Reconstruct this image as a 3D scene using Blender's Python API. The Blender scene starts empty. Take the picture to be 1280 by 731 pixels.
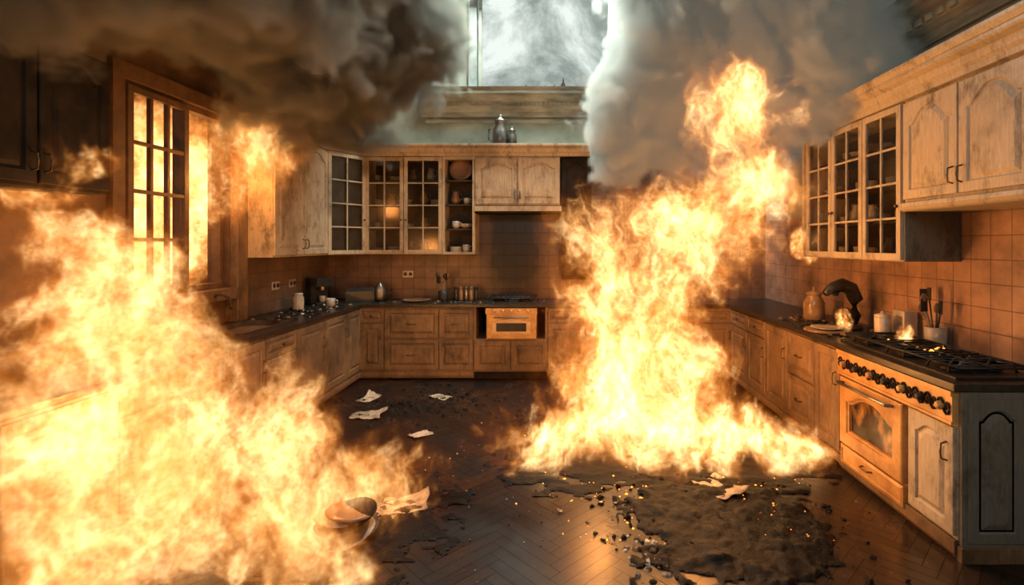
import bpy, math, random
from mathutils import Vector, Matrix, noise as mnoise
random.seed(7)
scene=bpy.context.scene
scene.view_settings.view_transform='Standard'
# ------------------------------------------------------------ camera (18 mm shift lens)
H=1.65
cam=bpy.data.cameras.new('camera'); cam.lens=18; cam.sensor_width=36
cam.shift_x=-60/1280; cam.shift_y=-60.5/1280; cam.clip_start=0.05
co=bpy.data.objects.new('camera',cam); scene.collection.objects.link(co)
co.location=(0,0,H); co.rotation_euler=(math.radians(90),0,0); scene.camera=co

# ------------------------------------------------------------ node helpers
class N:
    def __init__(s,nt): s.nt=nt; s.n=nt.nodes; s.l=nt.links
    def put(s,sock,v):
        if v is None: return
        if isinstance(v,bpy.types.NodeSocket): s.l.new(v,sock)
        else:
            if isinstance(v,(tuple,list)) and len(v)==3 and sock.type=='RGBA': v=(*v,1)
            sock.default_value=v
    def M(s,op,a,b=None,c=None,clamp=False):
        n=s.n.new('ShaderNodeMath'); n.operation=op; n.use_clamp=clamp
        for i,v in enumerate((a,b,c)): s.put(n.inputs[i],v)
        return n.outputs[0]
    def V(s,op,a,b=None,scale=None):
        n=s.n.new('ShaderNodeVectorMath'); n.operation=op
        s.put(n.inputs[0],a)
        if b is not None: s.put(n.inputs[1],b)
        if scale is not None: s.put(n.inputs['Scale'],scale)
        return n.outputs['Value'] if op in('LENGTH','DOT_PRODUCT','DISTANCE') else n.outputs[0]
    def noise(s,vec,scale,detail=2,rough=.5,dist=0,col=False):
        n=s.n.new('ShaderNodeTexNoise')
        s.put(n.inputs['Vector'],vec); n.inputs['Scale'].default_value=scale
        n.inputs['Detail'].default_value=detail; n.inputs['Roughness'].default_value=rough
        n.inputs['Distortion'].default_value=dist
        return n.outputs[1] if col else n.outputs[0]
    def ramp(s,f,stops):
        n=s.n.new('ShaderNodeValToRGB'); s.put(n.inputs[0],f)
        e=n.color_ramp.elements
        while len(e)<len(stops): e.new(.5)
        for i,(p,c) in enumerate(stops):
            e[i].position=p; e[i].color=(*c,1) if len(c)==3 else c
        return n.outputs[0]
    def mr(s,v,a,b,c=0,d=1,smooth=False):
        n=s.n.new('ShaderNodeMapRange')
        if smooth: n.interpolation_type='SMOOTHSTEP'
        s.put(n.inputs[0],v)
        for i,x in enumerate((a,b,c,d)): s.put(n.inputs[i+1],x)
        return n.outputs[0]
    def mix(s,f,a,b,mode='MIX'):
        n=s.n.new('ShaderNodeMix'); n.data_type='RGBA'; n.blend_type=mode
        s.put(n.inputs[0],f); s.put(n.inputs[6],a); s.put(n.inputs[7],b)
        return n.outputs[2]

def newmat(name):
    m=bpy.data.materials.new(name); m.use_nodes=True
    nt=m.node_tree; g=N(nt); b=nt.nodes['Principled BSDF']
    return m,g,b
def tcoord(g,kind='Object'):
    return g.n.new('ShaderNodeTexCoord').outputs[kind]
def bump(g,b,h,strength=.3,dist=.01):
    n=g.n.new('ShaderNodeBump'); n.inputs['Strength'].default_value=strength
    n.inputs['Distance'].default_value=dist
    g.l.new(h,n.inputs['Height']); g.l.new(n.outputs[0],b.inputs['Normal'])
def simple(name,c1,c2=None,rough=.5,metal=0,scale=8,bmp=0.0,stretch=(1,1,1),emit=None,detail=5,lo=.35,hi=.65,spec=.5):
    m,g,b=newmat(name)
    c2=c2 or tuple(x*.7 for x in c1)
    p=g.V('MULTIPLY',tcoord(g),stretch)
    f=g.noise(p,scale,detail,.6)
    g.l.new(g.ramp(f,[(lo,c1),(hi,c2)]),b.inputs['Base Color'])
    b.inputs['Roughness'].default_value=rough; b.inputs['Metallic'].default_value=metal
    b.inputs['Specular IOR Level'].default_value=spec
    if bmp: bump(g,b,f,bmp)
    if emit:
        b.inputs['Emission Color'].default_value=(*emit[0],1); b.inputs['Emission Strength'].default_value=emit[1]
    return m
def woodmat(name,light,dark,soot=.5,sootcol=(.05,.035,.025)):
    m,g,b=newmat(name); P=tcoord(g)
    grain=g.noise(g.V('MULTIPLY',P,(14,14,1.6)),5,6,.65,.6)
    big=g.noise(P,1.7,5,.65)
    col=g.ramp(grain,[(.3,light),(.75,dark)])
    patch=g.mr(big,soot-.06,soot+.2)
    scr=g.mr(g.noise(g.V('MULTIPLY',P,(1,1,.5)),7,8,.75),.52,.68)
    col=g.mix(g.M('MULTIPLY',scr,.8),col,sootcol)
    col=g.mix(g.M('MULTIPLY',patch,.85),col,sootcol)
    g.l.new(col,b.inputs['Base Color']); b.inputs['Roughness'].default_value=.5
    bump(g,b,grain,.25,.004)
    return m
def tilemat(name,plane,c1,c2,grout,size=.15,soot_axis=None):
    m,g,b=newmat(name)
    s=g.n.new('ShaderNodeSeparateXYZ'); P=tcoord(g); g.l.new(P,s.inputs[0])
    c=g.n.new('ShaderNodeCombineXYZ')
    g.l.new(s.outputs[0 if plane=='xz' else 1],c.inputs[0]); g.l.new(s.outputs[2],c.inputs[1])
    t=g.n.new('ShaderNodeTexBrick'); t.offset=0; t.squash=1
    g.l.new(c.outputs[0],t.inputs['Vector'])
    t.inputs['Scale'].default_value=1; t.inputs['Brick Width'].default_value=size; t.inputs['Row Height'].default_value=size
    t.inputs['Mortar Size'].default_value=.0035; t.inputs['Mortar Smooth'].default_value=.3
    t.inputs['Color1'].default_value=(*c1,1); t.inputs['Color2'].default_value=(*c2,1); t.inputs['Mortar'].default_value=(*grout,1)
    n=g.noise(P,2.2,6,.65)
    col=g.mix(g.mr(n,.42,.72,0,.9),t.outputs['Color'],(.03,.024,.02))
    if soot_axis:
        x0,x1,zz=soot_axis
        a=g.M('ABSOLUTE',g.M('SUBTRACT',s.outputs[0],(x0+x1)/2))
        a=g.M('ADD',a,g.M('MULTIPLY',g.M('SUBTRACT',n,.5),.9))
        k=g.mr(a,(x1-x0)/2,(x1-x0)/2-.3)
        zf=g.mr(g.M('ADD',s.outputs[2],g.M('MULTIPLY',n,.5)),zz,zz+.5)
        col=g.mix(g.M('MULTIPLY',k,zf),col,(.005,.0045,.004))
    g.l.new(col,b.inputs['Base Color']); b.inputs['Roughness'].default_value=.35
    bump(g,b,g.M('MULTIPLY',t.outputs['Fac'],-1),.6,.004)
    return m

CAB=woodmat('painted_wood',(.52,.43,.30),(.31,.245,.16),.56)
CABR=woodmat('painted_wood_aged',(.52,.46,.37),(.34,.29,.225),.59,(.08,.062,.047))
BASE=woodmat('oak_base_wood',(.27,.17,.092),(.13,.078,.040),.49,(.025,.017,.012))
GREY=woodmat('grey_green_paint',(.17,.17,.15),(.11,.11,.095),.62)
DARKW=simple('charred_wood',(.022,.017,.013),(.007,.006,.005),.8,0,6,.6,spec=.15)
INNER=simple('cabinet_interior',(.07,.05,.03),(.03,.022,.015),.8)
STONE=simple('dark_granite',(.030,.025,.021),(.008,.007,.006),.3,0,30,.15)
IRON=simple('cast_iron',(.02,.02,.02),(.035,.03,.027),.5,.4,20,.2)
STEEL=simple('sooty_steel',(.30,.28,.25),(.10,.09,.08),.35,.9,5)
BRASS=simple('enamel_gold',(.62,.36,.14),(.36,.18,.06),.35,.15,7,.1)
CREAM=simple('cream_enamel',(.66,.50,.30),(.42,.27,.13),.35,0,5)
BRONZE=simple('bronze_handle',(.16,.11,.06),(.07,.05,.03),.4,.8)
CERAM=simple('ceramic_white',(.55,.50,.42),(.32,.27,.21),.25,0,6)
CERAMB=simple('ceramic_brown',(.28,.17,.09),(.15,.09,.05),.35,0,6)
PLAST=simple('black_plastic',(.015,.014,.013),(.03,.028,.025),.3)
PLASTER=simple('sooty_plaster',(.33,.35,.29),(.13,.135,.11),.85,0,1.6,.15,lo=.4,hi=.72)
WALLL=simple('scorched_plaster',(.15,.09,.055),(.035,.022,.015),.85,0,1.8,.2)
MOULD=simple('stone_moulding',(.34,.34,.28),(.13,.13,.105),.7,0,4,.3,stretch=(.6,.6,3))
CEIL=simple('ceiling_plaster',(.16,.155,.14),(.06,.055,.05),.9,0,1.2)
PAPER=simple('burnt_paper',(.50,.40,.29),(.07,.045,.03),.8,0,7,.2,lo=.44,hi=.66)
ASH=simple('ash',(.17,.145,.12),(.03,.027,.024),.9,0,12)
WINF=simple('window_frame_wood',(.12,.065,.033),(.06,.033,.017),.6,0,9)
BLUEF=simple('upper_window_paint',(.32,.36,.34),(.16,.18,.17),.6,0,5)
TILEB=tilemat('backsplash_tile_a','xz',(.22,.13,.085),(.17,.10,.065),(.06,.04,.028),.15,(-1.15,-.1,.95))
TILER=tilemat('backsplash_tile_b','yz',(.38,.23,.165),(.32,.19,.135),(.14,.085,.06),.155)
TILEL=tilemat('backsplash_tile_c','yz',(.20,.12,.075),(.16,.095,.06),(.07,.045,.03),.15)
def glassmat():
    m,g,b=newmat('sooty_glass'); nt=m.node_tree
    t=g.n.new('ShaderNodeBsdfTransparent'); t.inputs[0].default_value=(.75,.72,.66,1)
    gl=g.n.new('ShaderNodeBsdfGlossy'); gl.inputs['Roughness'].default_value=.15; gl.inputs[0].default_value=(.9,.85,.8,1)
    mx=g.n.new('ShaderNodeMixShader'); mx.inputs[0].default_value=.06
    g.l.new(t.outputs[0],mx.inputs[1]); g.l.new(gl.outputs[0],mx.inputs[2])
    g.l.new(mx.outputs[0],nt.nodes['Material Output'].inputs[0]); return m
GLASS=glassmat()
def floormat():
    m,g,b=newmat('herringbone_parquet'); P=tcoord(g)
    a=g.n.new('ShaderNodeAttribute'); a.attribute_name='pl'; 
    v=a.outputs['Fac']
    col=g.ramp(v,[(0,(.022,.011,.007)),(.5,(.032,.017,.011)),(1,(.046,.026,.016))])
    gr=g.noise(P,22,5,.7)
    col=g.mix(.5,col,g.ramp(gr,[(.3,(.35,.35,.35)),(.7,(1,1,1))]),'MULTIPLY')
    big=g.noise(P,1.3,7,.68)
    col=g.mix(g.mr(big,.42,.53,0,.92),col,(.007,.0055,.005))
    dust=g.mr(g.noise(P,45,3,.7),.66,.72,0,.3)
    col=g.mix(dust,col,(.10,.08,.06))
    g.l.new(col,b.inputs['Base Color'])
    g.l.new(g.mr(big,.35,.65,.22,.42),b.inputs['Roughness'])
    b.inputs['Specular IOR Level'].default_value=.4
    bump(g,b,gr,.2,.003)
    return m
FLOOR=floormat()
def embermat():
    m,g,b=newmat('charred_embers'); P=tcoord(g)
    n=g.noise(P,24,5,.7); g.l.new(g.ramp(n,[(.55,(.003,.0028,.0026)),(.9,(.022,.02,.018))]),b.inputs['Base Color'])
    a=g.n.new('ShaderNodeAttribute'); a.attribute_name='heat'
    e=g.mr(g.noise(P,38,3,.6),.58,.66)
    e=g.M('MULTIPLY',e,a.outputs['Fac'])
    b.inputs['Emission Color'].default_value=(1,.22,.02,1)
    g.l.new(g.M('MULTIPLY',e,3),b.inputs['Emission Strength'])
    b.inputs['Specular IOR Level'].default_value=.12
    b.inputs['Roughness'].default_value=.5; bump(g,b,n,.6,.02); return m
EMBER=embermat()
SPARK=simple('glowing_ember',(.9,.3,.05),(.6,.15,.02),.6,emit=((1,.30,.04),3))

# ------------------------------------------------------------ mesh builder
def T(x,y,z,deg=0): return Matrix.Translation((x,y,z))@Matrix.Rotation(math.radians(deg),4,'Z')
class B:
    def __init__(s,T0=None): s.v=[];s.f=[];s.m=[];s.s=[];s.T=T0 or Matrix(); s.mats=[]
    def mi(s,m):
        if m not in s.mats: s.mats.append(m)
        return s.mats.index(m)
    def add(s,vs,fs,m,sm=False,L=None):
        o=len(s.v); Tm=s.T@L if L is not None else s.T
        s.v+=[Tm@Vector(v) for v in vs]; k=s.mi(m)
        for f in fs: s.f.append([i+o for i in f]); s.m.append(k); s.s.append(sm)
    def box(s,x0,x1,y0,y1,z0,z1,m,L=None):
        vs=[(x,y,z) for x in(x0,x1) for y in(y0,y1) for z in(z0,z1)]
        s.add(vs,[(0,1,3,2),(4,6,7,5),(0,4,5,1),(2,3,7,6),(0,2,6,4),(1,5,7,3)],m,False,L)
    def lathe(s,prof,c,m,n=20,L=None,sm=True):
        vs=[];fs=[]
        for r,z in prof:
            for i in range(n):
                a=2*math.pi*i/n; vs.append((c[0]+r*math.cos(a),c[1]+r*math.sin(a),c[2]+z))
        for j in range(len(prof)-1):
            for i in range(n):
                a=j*n+i;b=j*n+(i+1)%n; fs.append((a,b,b+n,a+n))
        fs.append(tuple(range(n))[::-1]); fs.append(tuple((len(prof)-1)*n+i for i in range(n)))
        s.add(vs,fs,m,sm,L)
    def cyl(s,c,r,h,m,n=20,L=None): s.lathe([(r,0),(r,h)],c,m,n,L,True)
    def tube(s,pts,r,m,n=8):
        pts=[Vector(p) for p in pts]; vs=[];fs=[]
        for i,p in enumerate(pts):
            d=(pts[min(i+1,len(pts)-1)]-pts[max(i-1,0)]).normalized()
            u=d.cross(Vector((0,0,1))); 
            if u.length<.1: u=d.cross(Vector((1,0,0)))
            u.normalize(); w=d.cross(u); rr=r[i] if isinstance(r,list) else r
            for k in range(n):
                a=2*math.pi*k/n; vs.append(p+u*math.cos(a)*rr+w*math.sin(a)*rr)
        for i in range(len(pts)-1):
            for k in range(n):
                a=i*n+k;b=i*n+(k+1)%n; fs.append((a,b,b+n,a+n))
        fs.append(tuple(range(n))[::-1]); fs.append(tuple((len(pts)-1)*n+k for k in range(n)))
        s.add(vs,fs,m,True)
    def prof(s,pr,x0,x1,m):  # profile (y,z) swept along local x
        n=len(pr); vs=[(x0,y,z) for y,z in pr]+[(x1,y,z) for y,z in pr]
        fs=[(i,(i+1)%n,(i+1)%n+n,i+n) for i in range(n)]+[tuple(range(n))[::-1],tuple(range(n,2*n))]
        s.add(vs,fs,m)
    def loops(s,ls,m,cap=True,back=None):
        n=len(ls[0]); vs=[p for l in ls for p in l]; fs=[]
        for j in range(len(ls)-1):
            for i in range(n):
                a=j*n+i;b=j*n+(i+1)%n; fs.append((a,b,b+n,a+n))
        if cap: fs.append(tuple((len(ls)-1)*n+i for i in range(n)))
        if back: fs.append(tuple(range(n))[::-1])
        s.add(vs,fs,m)
    def ol(s,x,z,w,h,ins,rise,y,n=12):
        x0=x+ins;x1=x+w-ins;z0=z+ins;z1=z+h-ins
        pts=[(x0,y,z0),(x1,y,z0)]
        for i in range(n+1):
            t=i/n; xx=x1+(x0-x1)*t
            k=max(0,1-abs(2*t-1)/.86) ; zz=z1-rise*(1-math.sin(math.pi/2*min(1,k*1.15)) ) if rise else z1
            pts.append((xx,y,zz))
        return pts
    def door(s,x,z,w,h,m,rise=0,y=0,fr=.06,th=.022):
        o=s.ol
        s.loops([o(x,z,w,h,0,0,y),o(x,z,w,h,0,0,y-th+.003),o(x,z,w,h,.004,0,y-th),o(x,z,w,h,fr,rise,y-th),o(x,z,w,h,fr+.006,rise,y-th+.012),
                 o(x,z,w,h,fr+.014,rise,y-th+.012),o(x,z,w,h,fr+.04,rise,y-th-.001)],m,True,True)
    def gdoor(s,x,z,w,h,m,cols=2,rows=4,y=0,fr=.045,th=.022,glass=True,mt=.008):
        s.box(x,x+fr,y-th,y,z,z+h,m); s.box(x+w-fr,x+w,y-th,y,z,z+h,m)
        s.box(x+fr,x+w-fr,y-th,y,z,z+fr,m); s.box(x+fr,x+w-fr,y-th,y,z+h-fr,z+h,m)
        iw=w-2*fr; ih=h-2*fr
        for i in range(1,cols): 
            cx=x+fr+iw*i/cols; s.box(cx-mt,cx+mt,y-th+.003,y-.003,z+fr,z+h-fr,m)
        for i in range(1,rows):
            cz=z+fr+ih*i/rows; s.box(x+fr,x+w-fr,y-th+.004,y-.004,cz-mt,cz+mt,m)
        if glass: s.add([(x+fr,y-.01,z+fr),(x+w-fr,y-.01,z+fr),(x+w-fr,y-.01,z+h-fr),(x+fr,y-.01,z+h-fr)],[(0,1,2,3)],GLASS)
    def pull(s,x,z,y,L=.1,vert=True,m=None):
        m=m or BRONZE
        if vert: s.tube([(x,y,z),(x,y-.03,z+.01),(x,y-.035,z+L/2),(x,y-.03,z+L-.01),(x,y,z+L)],.006,m,6)
        else: s.tube([(x,y,z),(x+.01,y-.03,z),(x+L/2,y-.035,z),(x+L-.01,y-.03,z),(x+L,y,z)],.006,m,6)
    def done(s,name,bev=0):
        me=bpy.data.meshes.new(name); me.from_pydata([tuple(v) for v in s.v],[],s.f)
        for m in s.mats: me.materials.append(m)
        me.polygons.foreach_set('material_index',s.m); me.polygons.foreach_set('use_smooth',s.s)
        me.update(); ob=bpy.data.objects.new(name,me); scene.collection.objects.link(ob)
        if bev:
            b=ob.modifiers.new('bevel','BEVEL'); b.width=bev; b.segments=2; b.limit_method='ANGLE'; b.angle_limit=math.radians(50)
        return ob
XL,XR,YB,YF,ZC=-3.1,2.75,6.85,-1.2,5.3
# ------------------------------------------------------------ floor
def build_floor():
    import bmesh
    W=.075;n=6;Lp=n*W; bm=bmesh.new(); lay=bm.faces.layers.float.new('pl')
    R=Matrix.Rotation(math.radians(45),3,'Z'); cx,cy=0,3
    g=.0012
    def pl(x,y,w,h):
        c=R@Vector(((x+w/2)*W,(y+h/2)*W,0)); 
        if not(XL-.4<c.x+cx<XR+.4 and YF-.4<c.y+cy<YB+.4): return
        q=[(x*W+g,y*W+g),((x+w)*W-g,y*W+g),((x+w)*W-g,(y+h)*W-g),(x*W+g,(y+h)*W-g)]
        vs=[]
        for a in q:
            p=R@Vector((a[0],a[1],0)); vs.append(bm.verts.new((p.x+cx,p.y+cy,0)))
        f=bm.faces.new(vs); f[lay]=random.random()
    N_=80
    for y in range(-N_,N_):
        for k in range(-9,10):
            pl(y+2*n*k,y,n,1)
            pl(y,y-2*n+1+2*n*k,1,n)
    for co_,no in (((XL,0,0),(-1,0,0)),((XR,0,0),(1,0,0)),((0,YB,0),(0,1,0)),((0,YF,0),(0,-1,0))):
        bmesh.ops.bisect_plane(bm,geom=bm.verts[:]+bm.edges[:]+bm.faces[:],plane_co=co_,plane_no=no,clear_outer=True)
    vs=[bm.verts.new(p) for p in((XL,YF,-.004),(XR,YF,-.004),(XR,YB,-.004),(XL,YB,-.004))]
    f=bm.faces.new(vs); f.material_index=1
    me=bpy.data.meshes.new('floor'); bm.to_mesh(me); bm.free()
    me.materials.append(FLOOR); me.materials.append(DARKW)
    ob=bpy.data.objects.new('floor',me); scene.collection.objects.link(ob)
build_floor()
# ------------------------------------------------------------ walls
OX0,OX1,OZ0,OZ1=-1.25,.74,3.68,5.2
b=B(); 
b.box(XL-.15,.42,YB,YB+.15,-.1,OZ0,PLASTER); b.box(.42,XR+.15,YB,YB+.15,-.1,OZ0,WALLL); b.box(XL-.15,OX0,YB,YB+.15,OZ0,ZC,PLASTER); b.box(OX1,XR+.15,YB,YB+.15,OZ0,ZC,PLASTER)
b.box(OX0,OX1,YB,YB+.15,OZ1,ZC,PLASTER); b.done('wall_back')
WY0,WY1,WZ0,WZ1=3.6,4.72,1.25,2.82
b=B(); b.box(XL-.15,XL,YF,WY0,-.1,ZC,WALLL); b.box(XL-.15,XL,WY1,YB,-.1,ZC,WALLL)
b.box(XL-.15,XL,WY0,WY1,-.1,WZ0,WALLL); b.box(XL-.15,XL,WY0,WY1,WZ1,ZC,WALLL); b.done('wall_left')
b=B(); b.box(XR,XR+.15,YF,YB,-.1,ZC,PLASTER); b.done('wall_right')
b=B(); b.box(XL-.15,XR+.15,YF-.15,YF,-.1,ZC,PLASTER); b.done('wall_front')
b=B(); b.box(XL-.15,XR+.15,YF-.15,5.0,ZC,ZC+.1,CEIL); b.box(XL-.15,-1.8,5.0,YB+.15,ZC,ZC+.1,CEIL);b.box(1.2,XR+.15,5.0,YB+.15,ZC,ZC+.1,CEIL); b.done('ceiling')
b=B(T(0,YB-.001,0)); b.prof([(0,3.34),(-.05,3.34),(-.06,3.40),(-.12,3.46),(-.14,3.52),(-.20,3.58),(-.24,3.60),(-.24,3.66),(-.27,3.68),(0,3.68)],-1.85,.42,MOULD)
b.prof([(0,3.26),(-.025,3.27),(-.03,3.30),(-.02,3.32),(0,3.33)],-1.80,.38,MOULD)
for i in range(38): b.box(-1.82+i*.059,-1.79+i*.059,-.145,-.11,3.47,3.51,MOULD)
b.done('trim_1',.004)
b=B(T(XR-.001,YB-.3,0,-90)); 
b.prof([(0,3.12),(-.03,3.12),(-.04,3.20),(-.09,3.24),(-.10,3.30),(-.17,3.36),(-.20,3.38),(-.20,3.44),(-.24,3.47),(0,3.47)],0,7.7,MOULD)
for i in range(70): b.box(.05+i*.108,.11+i*.108,-.12,-.08,3.25,3.30,MOULD)
b.done('trim_2',.004)
b=B(T(OX0,YB,OZ0)); w=OX1-OX0
b.box(.04,.14,-.04,.1,0,1.5,BLUEF); b.box(.16,.20,.0,.08,0,1.5,PLASTER); b.box(w-.1,w-.02,-.04,.1,0,1.5,BLUEF); b.box(.2,w-.1,.02,.1,0,.035,DARKW)
b.box(w-.02,w+.02,-.06,0,-.0,1.5,PLASTER); b.box(0,w,0,.12,1.44,1.52,BLUEF)
b.done('window_1',.004)
b=B(T(0,6.72,3.68))
for i in range(26):
    x=random.uniform(-.45,.4) if i>8 else random.uniform(-.1,.1); h=random.uniform(.015,.05)*(3.6 if abs(x)<.06 else 1)
    b.lathe([(random.uniform(.015,.04),0),(.012,h*.6),(.003,h)],(x,random.uniform(-.06,.06),0),DARKW,5,None,False)
b.done('charred_debris')
# ------------------------------------------------------------ backsplash tiles
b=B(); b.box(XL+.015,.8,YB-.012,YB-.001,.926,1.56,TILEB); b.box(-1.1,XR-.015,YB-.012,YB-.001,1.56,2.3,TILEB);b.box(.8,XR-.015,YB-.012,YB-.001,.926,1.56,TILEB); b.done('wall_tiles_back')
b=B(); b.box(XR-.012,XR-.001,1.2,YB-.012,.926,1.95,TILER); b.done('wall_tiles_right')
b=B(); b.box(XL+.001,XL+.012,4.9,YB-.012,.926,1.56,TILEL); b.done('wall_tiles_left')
# ------------------------------------------------------------ wall cabinets
def carcass(b,w,d,h,m,shelves=3):
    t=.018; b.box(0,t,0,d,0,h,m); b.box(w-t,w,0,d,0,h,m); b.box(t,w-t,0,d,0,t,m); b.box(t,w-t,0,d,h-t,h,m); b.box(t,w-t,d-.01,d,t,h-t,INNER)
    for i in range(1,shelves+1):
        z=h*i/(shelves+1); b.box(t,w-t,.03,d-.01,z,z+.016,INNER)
def solid_cab(name,Tm,w,h,d,nd,m,rise=.07,z0=0,pulls=True):
    b=B(Tm); b.box(0,w,0,d,0,h,m); dw=w/nd
    for i in range(nd):
        b.door(i*dw+.006,.02,dw-.012,h-.04,m,rise)
        if pulls: b.pull(i*dw+(dw-.035 if i%2==0 else .035),.08,-.022)
    return b.done(name,.002)
def glass_cab(name,Tm,w,h,d,nd,m,cols=2,fill=None,nsh=4):
    b=B(Tm); carcass(b,w,d,h,m); dw=w/nd
    for i in range(nd):
        b.gdoor(i*dw+.004,.01,dw-.008,h-.02,m,cols)
        b.lathe([(.006,0),(.014,.012),(.012,.022),(.002,.026)],(0,0,0),BRONZE,10,T(i*dw+(dw-.03 if i%2==0 else .03),-.022,h*.35)@Matrix.Rotation(math.radians(90),4,'X'))
    return b.done(name,.0015)
def cup(b,x,y,z,s=1,m=None):
    m=m or CERAM
    b.lathe([(.022*s,0),(.036*s,.02*s),(.04*s,.08*s),(.036*s,.08*s),(.03*s,.02*s),(.002,.012*s)],(x,y,z),m,14)
    b.tube([(x+.036*s,y,z+.065*s),(x+.06*s,y,z+.06*s),(x+.062*s,y,z+.035*s),(x+.034*s,y,z+.025*s)],.005*s,m,5)
def bowl(b,x,y,z,s=1,m=None):
    b.lathe([(.03*s,0),(.06*s,.02*s),(.085*s,.06*s),(.08*s,.06*s),(.05*s,.018*s),(.002,.012*s)],(x,y,z),m or CERAM,18)
def platestack(b,x,y,z,n=5,r=.1,m=None):
    for i in range(n): b.lathe([(r*.5,0),(r,.014),(r,.018),(r*.6,.006),(.002,.005)],(x,y,z+i*.012),m or CERAM,20)
def jug(b,x,y,z,s=1,m=None):
    b.lathe([(.03*s,0),(.055*s,.04*s),(.05*s,.09*s),(.03*s,.13*s),(.038*s,.16*s),(.033*s,.16*s),(.02*s,.12*s)],(x,y,z),m or CERAM,16)
    b.tube([(x+.035*s,y,z+.14*s),(x+.08*s,y,z+.12*s),(x+.075*s,y,z+.07*s),(x+.05*s,y,z+.05*s)],.006*s,m or CERAM,6)
def crockery(Tm,w,h,d,seed,nsh=4):
    rnd=random.Random(seed); b=B(Tm)
    for k in range(nsh):
        z=.019 if k==0 else h*k/nsh+.017
        x=.09
        while x<w-.09:
            c=rnd.choice([cup,bowl,platestack,jug,cup]); m=rnd.choice([CERAM,CERAM,CERAMB])
            if c is platestack: c(b,x,d*.55,z,rnd.randint(3,7),.085,m)
            else: c(b,x,d*.5,z,rnd.uniform(.85,1.1),m)
            x+=rnd.uniform(.16,.24)
    b.done('crockery')
ZU=1.52
glass_cab('glass_front_cabinet',T(-2.47,6.5,ZU),.98,1.24,.335,2,CAB); crockery(T(-2.47,6.5,ZU),.98,1.24,.33,1)
b=B(T(-1.49,6.5,ZU)); carcass(b,.41,.335,1.24,CAB,3); b.box(0,.03,-.02,0,0,1.24,CAB); b.box(.38,.41,-.02,0,0,1.24,CAB); b.box(.03,.38,-.02,0,1.2,1.24,CAB); b.box(.03,.38,-.02,0,0,.03,CAB); b.done('open_shelf_cabinet',.0015)
b=B(T(-1.49,6.5,ZU)); platestack(b,.14,.17,.019,6,.09); cup(b,.28,.12,.019,1.3); cup(b,.15,.1,.328,1.2); bowl(b,.27,.17,.328,1.1); jug(b,.13,.17,.638,1.1,CERAMB); cup(b,.28,.15,.638,1.1)
b.lathe([(.10,0),(.15,.02),(.15,.03),(.1,.01),(.002,.01)],(0,0,0),CERAMB,24,T(.2,.2,.949+.15)@Matrix.Rotation(math.radians(80),4,'X')); b.done('crockery')
solid_cab('wall_cabinet',T(-1.08,6.5,2.14),1.08,.62,.335,2,CAB,.07)
b=B(T(-1.08,6.5,2.14)); b.box(0,1.1,-.03,.3,-.1,-.005,DARKW); b.box(0,1.1,-.04,-.03,-.075,-.01,CAB); b.done('extractor_hood',.003)
b=B(T(0.0,6.5,0)); b.box(.02,.40,.0,.335,1.2,2.75,DARKW); b.door(.02,1.25,.38,1.48,DARKW,.06); b.done('dark_tall_cupboard',.002)  # near-black tall unit with a door panel, right of the hood
glass_cab('corner_glass_cabinet',T(-2.745,6.03,ZU,60),.535,1.24,.02,1,CAB)
b=B(); p=[(-2.72,6.09),(-2.49,6.5),(-2.49,6.83),(-3.08,6.83),(-3.08,6.09)]
for z0,z1 in((ZU,ZU+.018),(ZU+.3,ZU+.316),(ZU+.62,ZU+.636),(ZU+.93,ZU+.946),(ZU+1.222,ZU+1.24)):
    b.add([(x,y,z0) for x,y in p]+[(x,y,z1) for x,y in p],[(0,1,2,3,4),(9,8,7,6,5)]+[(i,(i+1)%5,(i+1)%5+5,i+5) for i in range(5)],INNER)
for z in(ZU+.018,ZU+.316,ZU+.636): jug(b,-2.75,6.4,z,1.1); bowl(b,-2.86,6.3,z)
b.done('corner_cabinet_shelves')
solid_cab('wall_cabinet',T(-2.75,4.9,ZU,90),1.13,1.24,.335,2,CAB,.08)
solid_cab('wall_cabinet',T(-2.75,2.25,1.95,90),.86,.8,.335,2,DARKW,.07)
CP=[(0,0),(-.035,0),(-.04,.03),(-.06,.05),(-.075,.09),(-.11,.11),(-.12,.12),(-.12,.145),(.33,.145),(.33,0)]
b=B(T(-2.49,6.5,2.761)); b.prof(CP,0,2.87,CAB); b.T=T(-2.75,6.03,2.761,61); b.prof([(y if y<0 else y*.3,z) for y,z in CP],0,.54,CAB)
b.T=T(-2.75,4.88,2.761,90); b.prof(CP,0,1.17,CAB); b.done('trim_3',.003)
FX=2.35
glass_cab('glass_front_cabinet',T(FX,4.85,1.53,-90),1.35,1.09,.385,3,CABR); crockery(T(FX,4.85,1.53,-90),1.35,1.09,.38,9)
b=B(T(FX,3.499,1.53,-90)); b.box(.0,.012,-.0,.385,0,.40,GREY); b.done('cabinet_side_panel')
solid_cab('wall_cabinet',T(FX,3.485,1.93,-90),.97,.69,.385,2,CABR,.10)
solid_cab('wall_cabinet',T(FX,2.51,1.93,-90),.97,.69,.385,2,CABR,.10)
b=B(T(FX,3.485,1.88,-90)); b.prof([(-.02,.045),(-.045,.045),(-.05,.02),(-.035,0),(-.02,-.01),(.38,-.01),(.38,.045)],0,1.95,CABR); b.done('trim_4',.003)
b=B(T(FX,4.86,2.621,-90)); b.prof(CP,0,3.4,CABR); b.prof([(-.125,.14),(-.15,.17),(-.15,.19),(.33,.19),(.33,.14)],0,3.4,CABR); b.done('trim_5',.003)
b=B(T(FX,4.9,2.0)); b.box(-.02,.38,0,.03,-.47,.62,CABR); b.done('cabinet_side_panel',.002)
b=B(T(-.74,6.62,2.907)); 
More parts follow.
